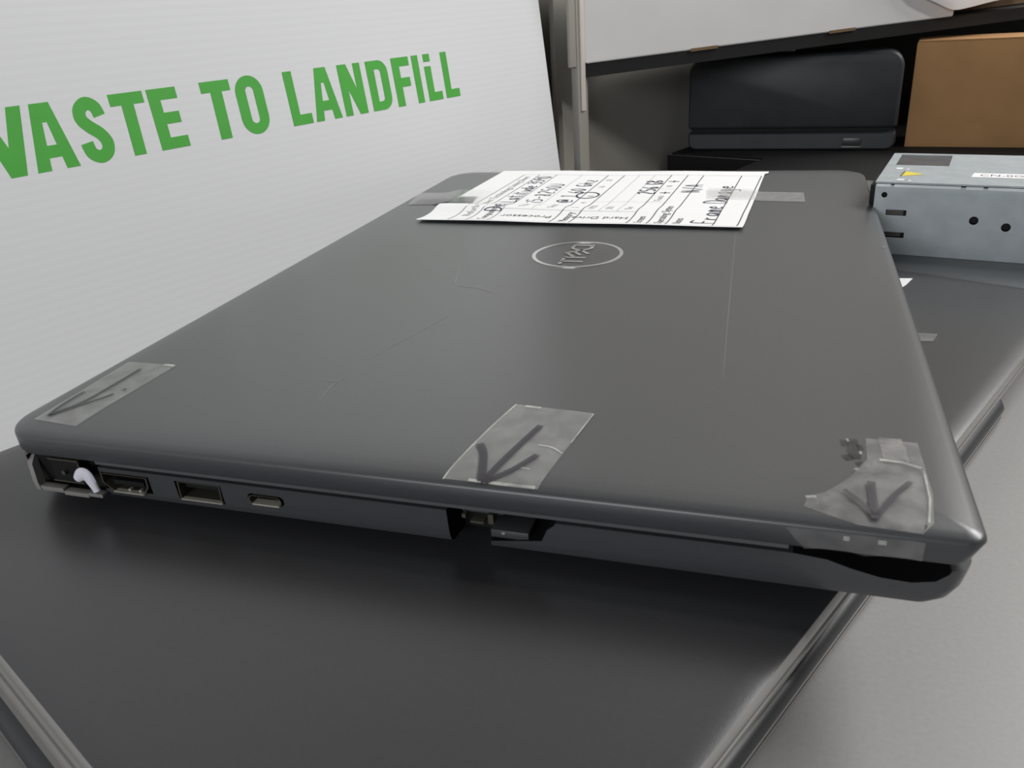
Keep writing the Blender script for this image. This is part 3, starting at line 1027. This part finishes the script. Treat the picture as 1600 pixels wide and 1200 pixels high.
# ------------------------------------------------------------------ laptop behind, carrying the power supply
V_C = 0.5350
pC = UV(0.18, 0.44)
lapC = thing('laptop', 'blue-grey laptop lying behind the stack, under the metal power supply', 'laptop', (pC[0], pC[1], Z_T))
bm = bmesh.new()
slab(bm, -0.005, 0.372, 0.3452, V_C, (0.006,) * 4, [(-0.0283, 0.0), (-0.0254, 0.0), (-0.0247, 0.0006), (-0.0243, 0.002), (-0.0241, 0.006)], UV)
put('lid', bm, LID_C, lapC, smooth=40)
bm = bmesh.new()
slab(bm, -0.005, 0.372, 0.3452, V_C, (0.006,) * 4, [(-0.0464, 0.006), (-0.0440, 0.002), (-0.0290, 0.0)], UV)
put('base', bm, SIDE_A, lapC, smooth=40)
bm = bmesh.new(); slab(bm, -0.004, 0.371, 0.3462, V_C - 0.001, (0.006,) * 4, [(-0.0291, 0.0), (-0.0282, 0.0)], UV)
put('seam_gasket', bm, BLACK, lapC)
for (u, v) in ((0.03, 0.37), (0.33, 0.37), (0.03, V_C - 0.03), (0.33, V_C - 0.03)):
    bm = bmesh.new(); p = UV(u, v); cylinder(bm, (p[0], p[1], Z_T), (0, 0, 1), 0.005, 0.0010)
    put('rubber_foot', bm, RUBBER, lapC)

# ------------------------------------------------------------------ server power supply
ya = math.radians(-11.5)
PS = frame(0.2970, 0.2768, (math.cos(ya), math.sin(ya)), (-math.sin(ya), math.cos(ya)))
zp = Z_A - 0.0006


def ps3(a, b, z):
    p = PS(a * mm, b * mm)
    return (p[0], p[1], zp + z * mm)


p0 = PS(0.04, 0.039)
psu = thing('power_supply', 'galvanised steel slot-in power supply unit with yellow warning triangle', 'power supply', (p0[0], p0[1], zp))
bm = bmesh.new()
box(bm, -0.0415, 0.150, 0.0003, 0.0775, zp, zp + 0.0343, PS, bev=0.0005)
body = put('casing', bm, [STEEL], psu, smooth=30)
c = bmesh.new()
for (x, z, r) in ((-37.0, 29.4, 1.35), (3.1, 19.0, 2.0), (16.7, 16.6, 2.0), (60, 19, 2.0), (95, 14, 2.0)):
    cylinder(c, ps3(x, -3, z), (Vector(ps3(0, 1, 0)) - Vector(ps3(0, 0, 0))), r * mm, 0.0065, 20)
for (x0, x1, z0, z1) in ((-35.4, -26.2, 19.6, 22.3), (-35.4, -26.0, 8.6, 11.3)):
    box(c, x0 * mm, x1 * mm, -0.003, 0.0025, zp + z0 * mm, zp + z1 * mm, PS)
carve(body, c, BLACK)
bm = bmesh.new()
for (z0, z1) in ((20.0, 21.8), (9.3, 11.2)):
    q_ = [ps3(-35.2, 1.9, z0), ps3(-27.6, 0.7, z0 + .2), ps3(-27.6, 0.7, z1), ps3(-35.2, 1.9, z1)]
    quad(bm, q_)
    quad(bm, [(x, y, z - 0.0003) for x, y, z in q_])
put('slot_tab', bm, METAL_TAB, psu, smooth=0)
# cover sheet with an open window and a notched bright lip
bm = bmesh.new()
zc0, zc1 = zp + 0.0350, zp + 0.0358
for (x0, x1, y0, y1) in ((-41.6, 150, 0.0, 43.5), (-41.6, -37.4, 43.5, 74.5), (-12.3, 150, 43.5, 74.5), (-41.6, 150, 74.5, 78.0)):
    box(bm, x0 * mm, x1 * mm, y0 * mm, y1 * mm, zc0, zc1, PS)
put('cover', bm, STEEL, psu, smooth=0)
bm = bmesh.new()
for (x0, x1) in ((-41.0, -34.6), (-33.0, -4.4), (-2.2, 4.9), (6.8, 70), (72, 149)):
    box(bm, x0 * mm, x1 * mm, 0.0000, 0.0020, zp + 0.0334, zp + 0.0347, PS)
put('cover_lip', bm, STEEL_LIP, psu, smooth=0)
bm = bmesh.new()
box(bm, -0.0410, 0.1495, 0.0006, 0.0770, zp + 0.0340, zp + 0.0351, PS)
put('cover_seam', bm, BLACK, psu, smooth=0)
bm = bmesh.new()
quad(bm, [ps3(-37.2, 43.7, 35.15), ps3(-12.5, 43.7, 35.15), ps3(-12.5, 74.3, 35.15), ps3(-37.2, 74.3, 35.15)])
put('cover_window', bm, mat('dark_mesh_window', (0.06, 0.058, 0.062, 1), 0.35, 0.3, 0.5, 0.5, 90), psu, smooth=0)
bm = bmesh.new()


def decal(bm, pts, z=35.9, mi=0):
    quad(bm, [ps3(a, b, z) for a, b in pts], mi)


decal(bm, [(-31.6, 14.2), (-30.8, 26.6), (-21.7, 20.4)], 35.9, 0)
ribbon(bm, [(-32.0, 13.6), (-31.2, 27.2)], 0.7, lambda a, b: ps3(a, b, 35.93), 1)
put('warning_label', bm, [YELLOW, INK], psu, smooth=0, label='yellow triangle warning label')
for (x0, x1, y0, y1) in ((-36.0, -33.0, 32.0, 35.5), (-30.8, -29.9, 31.5, 33.5), (-32.8, -29.6, 4.4, 7.4), (-27.6, -26.5, 3.4, 5.4)):
    bm = bmesh.new()
    decal(bm, [(x0, y0), (x1, y0), (x1 + .2, y1), (x0 + .2, y1)], 35.9)
    put('paint_chip', bm, PAPER, psu, smooth=0, label='white speck on the cover')
bm = bmesh.new()
decal(bm, [(-1.2, 17.4), (58, 17.4), (58, 27.6), (-0.2, 27.6)], 35.9, 0)
lab = lambda a, b: ps3(2.2 + a * 1000, 20.2 + b * 1000, 35.95)
text_into(bm, 'CN-0GV5NH-17972', 0.0062, lab, 1, sx=1.0)
put('serial_label', bm, [PAPER, INK], psu, smooth=0, label='white serial number label')
bm = bmesh.new()
box(bm, -0.0440, -0.0413, 0.0030, 0.0300, zp + 0.024, zp + 0.0335, PS, bev=0.0004)
put('end_latch', bm, BLACK, psu, label='black latch at the end')

# ------------------------------------------------------------------ sign panel leaning back at the left
tl = math.radians(6.5)
UP = Vector((0, 0, 1)) * math.cos(tl) - ND * math.sin(tl)
NN = ND * math.cos(tl) + Vector((0, 0, 1)) * math.sin(tl)
KP = 1.308
CP = Vector((0.213473, -0.156464, 0.102484))
PP = CP + (Vector((-0.0425, 0.0163, -0.0235)) - CP) * KP


def pan(s, t, d=0.0):
    return PP + HD * s + UP * t + NN * d


tb = (-0.140 - PP.z) / math.cos(tl)
b0 = pan(0.05, tb, -0.002)
panel = bpy.data.objects.new('sign_panel', None)
panel.empty_display_size = 0.02
COL.objects.link(panel)
panel.location = (b0.x, b0.y, b0.z + OZ)
top(panel, 'white fluted plastic sign panel with green lettering, leaning at the left', 'sign')
# oriented so the flutes run along its length
rot = Matrix((HD, -NN, UP)).transposed()


def panel_part(name, bm, m_, label=None):
    bmesh.ops.recalc_face_normals(bm, faces=bm.faces)
    me = bpy.data.meshes.new(name)
    bm.to_mesh(me); bm.free()
    for q in (m_ if isinstance(m_, (list, tuple)) else [m_]):
        me.materials.append(q)
    o = bpy.data.objects.new(name, me)
    COL.objects.link(o)
    o.parent = panel
    o.rotation_euler = rot.to_euler()
    loc = pan(0, 0)
    o.location = loc - b0
    if label:
        o['label'] = label
    return o


bm = bmesh.new()
box(bm, -0.55, 0.3540 * KP, 0.0, 0.004, tb + 0.0006, 0.447, bev=0.0004)
panel_part('panel_board', bm, FLUTE)

bm = bmesh.new()
T0, T1 = 83.0, 105.4
TH = [0.00003]
mk = mm * KP


def poly(pts):
    TH[0] += 0.0000008
    vs0 = [bm.verts.new((x * mk, -0.00001, z * mk)) for x, z in pts]
    vs1 = [bm.verts.new((x * mk, -TH[0], z * mk)) for x, z in pts]
    bm.faces.new(vs1)
    n = len(pts)
    for i in range(n):
        j = (i + 1) % n
        bm.faces.new((vs0[i], vs0[j], vs1[j], vs1[i]))


def bar(xa, xb, wa, ya_=T0, yb=T1, wb=None):
    """slanted stem: bottom from xa to xa+wa, top from xb to xb+wb"""
    poly([(xa, ya_), (xa + wa, ya_), (xb + (wb or wa), yb), (xb, yb)])


def rect(x0, x1, y0, y1):
    poly([(x0, y0), (x1, y0), (x1, y1), (x0, y1)])


def band(outer, inner):
    n = len(outer)
    for i in range(n):
        j = (i + 1) % n
        poly([outer[i], outer[j], inner[j], inner[i]])


def strokepath(pts, wd):
    P = [Vector(p) for p in smooth_line(pts, 8)]
    Ls, Rs = [], []
    for i, p in enumerate(P):
        d = (P[min(i + 1, len(P) - 1)] - P[max(i - 1, 0)]).normalized()
        nr = Vector((-d.y, d.x))
        Ls.append(p + nr * wd / 2); Rs.append(p - nr * wd / 2)
    for i in range(len(P) - 1):
        poly([tuple(Ls[i]), tuple(Rs[i]), tuple(Rs[i + 1]), tuple(Ls[i + 1])])


def letter_A(x0, x1, leg):
    m = (x0 + x1) / 2
    tw = leg * 0.68
    bar(x0, m - tw, leg * 0.98, wb=tw)
    bar(x1 - leg * .98, m, leg * 0.98, wb=tw)
    poly([(m - 1.5, T1 - 6.4), (m + 1.5, T1 - 6.4), (m + tw * .6, T1), (m - tw * .6, T1)])
    rect(m - (x1 - x0) * 0.22, m + (x1 - x0) * 0.22, T0 + 4.2, T0 + 8.4)


# W A S T E
bar(46.3, 51.9, 5.4, wb=4.7); bar(46.3, 40.4, 5.4, wb=4.2); bar(33.2, 40.4, 5.4, wb=4.2); bar(33.2, 28.0, 5.4, wb=4.8)
letter_A(55.2, 70.2, 4.9)
strokepath([(82.2, 98.6), (81.3, 101.8), (78.6, 103.3), (75.8, 101.6), (75.3, 98.4), (77.3, 95.6), (80.6, 92.6), (82.2, 89.4), (81.3, 86.2), (78.4, 84.9), (75.6, 86.6), (74.8, 90.2)], 4.5)
rect(87.2, 100.5, 101.0, 105.2); bar(90.9, 91.4, 4.7, yb=101.2)
rect(102.2, 107.0, T0, 105.2); rect(106.8, 114.2, 101.0, 105.2); rect(106.8, 113.3, 92.2, 96.4); rect(106.8, 114.3, T0, 87.2)
# T O
rect(124.8, 138.2, 101.2, 105.4); bar(128.5, 128.9, 5.2, yb=101.3)
band(rring(140.2, 153.6, 82.6, 105.9, [6.6] * 4, 8), rring(145.0, 148.9, 87.0, 101.6, [1.9] * 4, 8))
# L A N D F I L L
rect(165.2, 169.8, T0, T1); rect(169.6, 176.1, T0, 87.3)
letter_A(178.0, 193.1, 4.6)
rect(195.5, 199.8, T0, T1); rect(205.0, 209.2, T0, T1); bar(204.3, 195.6, 4.8, wb=5.2)
band(rring(212.8, 226.0, T0, T1, [0.3, 5.6, 5.6, 0.3], 8), rring(217.4, 221.3, 87.0, 101.5, [0.2, 1.6, 1.6, 0.2], 8))
rect(229.4, 234.2, T0, T1); rect(234.0, 241.1, 101.3, T1); rect(234.0, 240.2, 91.8, 96.0)
rect(243.4, 247.8, T0, T1)
rect(251.4, 256.0, T0, 99.6); rect(251.6, 256.2, 101.8, T1); rect(255.8, 261.6, T0, 87.0)
rect(264.3, 268.7, T0, T1); rect(268.5, 274.8, T0, 87.0)
panel_part('lettering', bm, GREEN, 'green capital lettering')

# ------------------------------------------------------------------ shelf post
KB = 1.134
Z_LEDGE = -0.140
NB = lambda n_, h_: NH(0.2555 + KB * (n_ - 0.2555), -0.0693 + KB * (h_ + 0.0693))
ZB = lambda z: 0.1025 + KB * (z - 0.1025)
pp_ = NB(-0.100, 0.450)
post = thing('shelf_post', 'slim metal upright with a bright edge at the far end of the sign panel', 'post', (pp_[0], pp_[1], Z_LEDGE))
bm = bmesh.new()
box(bm, -0.1010, -0.0952, 0.4440, 0.4560, Z_LEDGE, 0.24, NB, bev=0.0008)
put('upright', bm, POSTM, post)
bm = bmesh.new()
box(bm, -0.0952, -0.0938, 0.4470, 0.4515, ZB(0.028), 0.238, NB, bev=0.0004)
put('edge_strip', bm, POST_EDGE, post, label='bright polished edge strip')
bm = bmesh.new()
box(bm, -0.0985, -0.0960, 0.4365, 0.4442, ZB(0.058), 0.24, NB, bev=0.0006)
put('side_flange', bm, POSTM, post)

# ------------------------------------------------------------------ shelf and what stands on it
SL = CP + (Vector((0.0734, 0.4551, 0.0592)) - CP) * KB
SQ = CP + (Vector((0.3327, 0.6346, 0.0697)) - CP) * KB
fd = SQ - SL
LEN = math.hypot(fd.x, fd.y)
sd = Vector((fd.x / LEN, fd.y / LEN))
bd = Vector((-sd.y, sd.x))            # back, away from the viewer
slope = fd.z / LEN
SH = frame(SL.x, SL.y, (sd.x, sd.y), (bd.x, bd.y))


def sh3(a, b, z=0.0):
    p = SH(a, b)
    return (p[0], p[1], SL.z + slope * a + z)


def tilt_box(bm, a0, a1, b0_, b1, z0, z1, mi=0, bev=0.0, skew=0.0):
    vs = [bm.verts.new(sh3(a + (skew if (b == b1 and a == a0) else 0), b, z)) for z in (z0, z1) for (a, b) in ((a0, b0_), (a1, b0_), (a1, b1), (a0, b1))]
    fs = [bm.faces.new([vs[i] for i in idx]) for idx in ((3, 2, 1, 0), (4, 5, 6, 7), (0, 1, 5, 4), (1, 2, 6, 5), (2, 3, 7, 6), (3, 0, 4, 7))]
    for f in fs:
        f.material_index = mi
    if bev:
        bmesh.ops.bevel(bm, geom=list({e for f in fs for e in f.edges}), offset=bev, segments=2, affect='EDGES')


ps = SH(0.35, 0.15)
shelf = thing('shelf', 'black shelf board above the black case, fixed to the metal upright', 'shelf', (ps[0], ps[1], sh3(0, 0, -0.011)[2]))
bm = bmesh.new()
P_ = [(0.0, 0.001), (0.80, 0.001), (0.80, 0.30), (0.43, 0.30), (-0.0005, 0.012)]
lo = [bm.verts.new(sh3(a, b, -0.0105)) for a, b in P_]
hi = [bm.verts.new(sh3(a, b, -0.0003)) for a, b in P_]
bm.faces.new(lo[::-1]); bm.faces.new(hi)
for i in range(5):
    j = (i + 1) % 5
    bm.faces.new((lo[i], lo[j], hi[j], hi[i]))
put('shelf_board', bm, SHELFM, shelf, smooth=0)
bm = bmesh.new()
P_ = [(0.445, Z_LEDGE), (1.75, Z_LEDGE), (1.75, 0.13), (0.477, 0.13), (0.477, 0.20), (0.445, 0.20)]
lo = [bm.verts.new((*NB(-0.1190, h_), z_)) for h_, z_ in P_]
hi = [bm.verts.new((*NB(-0.1150, h_), z_)) for h_, z_ in P_]
bm.faces.new(lo[::-1]); bm.faces.new(hi)
for i in range(6):
    j = (i + 1) % 6
    bm.faces.new((lo[i], lo[j], hi[j], hi[i]))
put('side_plate', bm, WALLP, shelf, smooth=0, label='grey metal side plate')
bm = bmesh.new()
vs = [bm.verts.new((*SH(a, b), Z_T + 0.0022)) for a, b in ((0.401, .296), (0.80, .296), (0.80, .300), (0.405, .300))]
vs += [bm.verts.new(sh3(a, b, -0.0108)) for a, b in ((0.401, .296), (0.80, .296), (0.80, .2999), (0.405, .2999))]
for idx in ((3, 2, 1, 0), (4, 5, 6, 7), (0, 1, 5, 4), (1, 2, 6, 5), (2, 3, 7, 6), (3, 0, 4, 7)):
    bm.faces.new([vs[i] for i in idx])
put('back_shade_plate', bm, SHELFM, shelf, smooth=0)  # black plate added to keep the space under the shelf dark

pc = SH(0.16, 0.03)
carton = thing('carton', 'wide white carton on the shelf at the top, partly under a curled sheet', 'carton', (pc[0], pc[1], sh3(0.16, 0, 0)[2]))
bm = bmesh.new()
tilt_box(bm, 0.0005, LEN, 0.0, 0.050, 0.0, 0.070, bev=0.0008, skew=0.078)
put('carton_body', bm, CARTON, carton)
for a0, a1 in ((0.095, 0.120), (0.228, 0.254)):
    bm = bmesh.new(); tilt_box(bm, a0, a1, -0.0006, 0.0006, -0.0012, 0.0012)
    put('bottom_flap', bm, BROWN_D, carton, smooth=0, label='brown torn board edge')
bx = SH(LEN + 0.15, 0.06)
bm = bmesh.new()
tilt_box(bm, LEN + 0.004, LEN + 0.32, 0.030, 0.13, 0.0002, 0.055, bev=0.0008)
top(put('carton', bm, BROWN_D), 'brown carton coloured darker for shade, on the shelf just right of the white carton', 'carton')  # the darker brown stands in for shade on this carton

# curled sheet drooping over the carton's right end
bm = bmesh.new()
edge_pts = smooth_line([(-.055, .034), (-.035, .0185), (-.020, .0115), (-.008, .0065), (0, .005), (.015, .006), (.035, .008), (.060, .009), (.085, .010), (.120, .014)], 5)
rows = []
for (a, zb) in [(p[0] * KB, p[1] * KB) for p in edge_pts]:
    row = []
    for k in range(15):
        t = k / 14
        if t < 0.45:
            tt = t / 0.45
            b_ = -0.0075 - 0.006 * math.sin(tt * math.pi * 0.5)
            z_ = zb + (0.0690 - zb) * tt
        else:
            tt = (t - 0.45) / 0.55
            an = tt * math.pi / 2
            b_ = -0.0135 + 0.018 * (1 - math.cos(an)) * 1.0 + 0.05 * tt * tt
            z_ = 0.069 + 0.0105 * math.sin(an) * (1 if tt < 1 else 1)
        row.append(bm.verts.new(sh3(LEN + a - 0.004, b_, z_)))
    rows.append(row)
for i in range(len(rows) - 1):
    for k in range(14):
        bm.faces.new((rows[i][k], rows[i + 1][k], rows[i + 1][k + 1], rows[i][k + 1]))
geo = bmesh.ops.extrude_face_region(bm, geom=list(bm.faces))
bmesh.ops.translate(bm, verts=[x for x in geo['geom'] if isinstance(x, bmesh.types.BMVert)], vec=(0.0002, 0.0003, -0.0003))
top(put('paper_sheet', bm, PAPER, smooth=60), 'curled white sheet drooping over the right end of the white carton', 'paper')

# ------------------------------------------------------------------ black sheet under the case, added for the shade on the bench
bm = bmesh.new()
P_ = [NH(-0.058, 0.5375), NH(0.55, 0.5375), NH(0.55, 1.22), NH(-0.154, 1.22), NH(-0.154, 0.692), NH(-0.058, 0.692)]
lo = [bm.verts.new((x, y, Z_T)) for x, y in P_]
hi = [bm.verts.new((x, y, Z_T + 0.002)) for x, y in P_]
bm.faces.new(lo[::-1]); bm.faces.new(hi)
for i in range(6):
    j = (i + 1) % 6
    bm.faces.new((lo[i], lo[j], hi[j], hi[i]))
top(put('bench_shade_sheet', bm, RUBBER, smooth=0), 'thin black sheet added as shade on the workbench beneath the black case and cardboard box', 'shade sheet')

# ------------------------------------------------------------------ black equipment case under the shelf
Z_K = Z_T + 0.002
yk = math.radians(-4)
_o = CP + (Vector((0.1300, 0.6085, 0)) - CP) * KB
CK = frame(_o.x, _o.y, (math.cos(yk), math.sin(yk)), (-math.sin(yk), math.cos(yk)))
CWID = 0.1905
pk = CK(CWID / 2, 0.021)
case = thing('equipment_case', 'black plastic equipment case in the dark under the shelf', 'case', (pk[0], pk[1], Z_K))


def vslab(bm, x0, x1, z0, z1, rad, prof, mi=0):
    """rounded rectangle in the front plane, swept in depth; prof=[(depth, inset)]"""
    rows = []
    for y, ins in prof:
        pts = rring(x0 + ins, x1 - ins, z0 + ins, z1 - ins, [max(r - ins, .0005) for r in rad], 6)
        row = []
        for x, z in pts:
            p = CK(x, y)
            row.append(bm.verts.new((p[0], p[1], z)))
        rows.append(row)
    n = len(rows[0])
    for k in range(len(rows) - 1):
        for i in range(n):
            j = (i + 1) % n
            bm.faces.new((rows[k][i], rows[k][j], rows[k + 1][j], rows[k + 1][i])).material_index = mi
    bm.faces.new(rows[0]); bm.faces.new(rows[-1][::-1])


zs = ZB(-0.0115)
bm = bmesh.new(); vslab(bm, 0, CWID, zs + .002, ZB(0.0490), (.003, .003, .014, .014), [(0.0, 0.0030), (0.0015, 0.0008), (0.004, 0.0), (0.040, 0.0), (0.042, 0.002)])
put('case_top', bm, CASEM, case, smooth=40)
bm = bmesh.new(); vslab(bm, 0, CWID, Z_K, zs - .001, (.008, .008, .003, .003), [(0.001, 0.0020), (0.0025, 0.0006), (0.005, 0.0), (0.040, 0.0), (0.042, 0.002)])
put('case_bottom', bm, CASEM, case, smooth=40)
bm = bmesh.new(); vslab(bm, 0.003, CWID - .003, zs - .004, zs + .006, (.002,) * 4, [(0.006, 0), (0.038, 0)])
put('case_seam', bm, BLACK, case, smooth=40)
bm = bmesh.new()
box(bm, 0.145, 0.161, -0.0010, 0.003, ZB(-0.0235), ZB(-0.0175), CK, bev=0.0006)
put('latch', bm, mat('worn_latch', (0.05, 0.05, 0.05, 1), 0.3, 0.3), case)
bm = bmesh.new()
box(bm, 0.1445, 0.1615, -0.0016, 0.001, ZB(-0.0252), ZB(-0.0238), CK, bev=0.0004)
put('latch_plate', bm, mat('scuffed_plate', (0.14, 0.14, 0.14, 1), 0.4, 0.5), case)

# ------------------------------------------------------------------ cardboard box at the right
yb_ = math.radians(-8.5)
BX = frame(0.3190, 0.7170, (math.cos(yb_), math.sin(yb_)), (-math.sin(yb_), math.cos(yb_)))
pk = BX(0.12, 0.03)
cbox = thing('cardboard_box', 'plain brown cardboard box behind the power supply at the right', 'box', (pk[0], pk[1], Z_K))
bm = bmesh.new(); box(bm, 0, 0.24, 0, 0.06, Z_K, 0.0462, BX, bev=0.0012)
put('box_body', bm, BROWN, cbox)
bm = bmesh.new(); box(bm, 0.001, 0.239, 0.0005, 0.0292, 0.0463, 0.0474, BX); box(bm, 0.001, 0.239, 0.0300, 0.0595, 0.0463, 0.0474, BX)
put('box_flap', bm, BROWN, cbox, smooth=0)
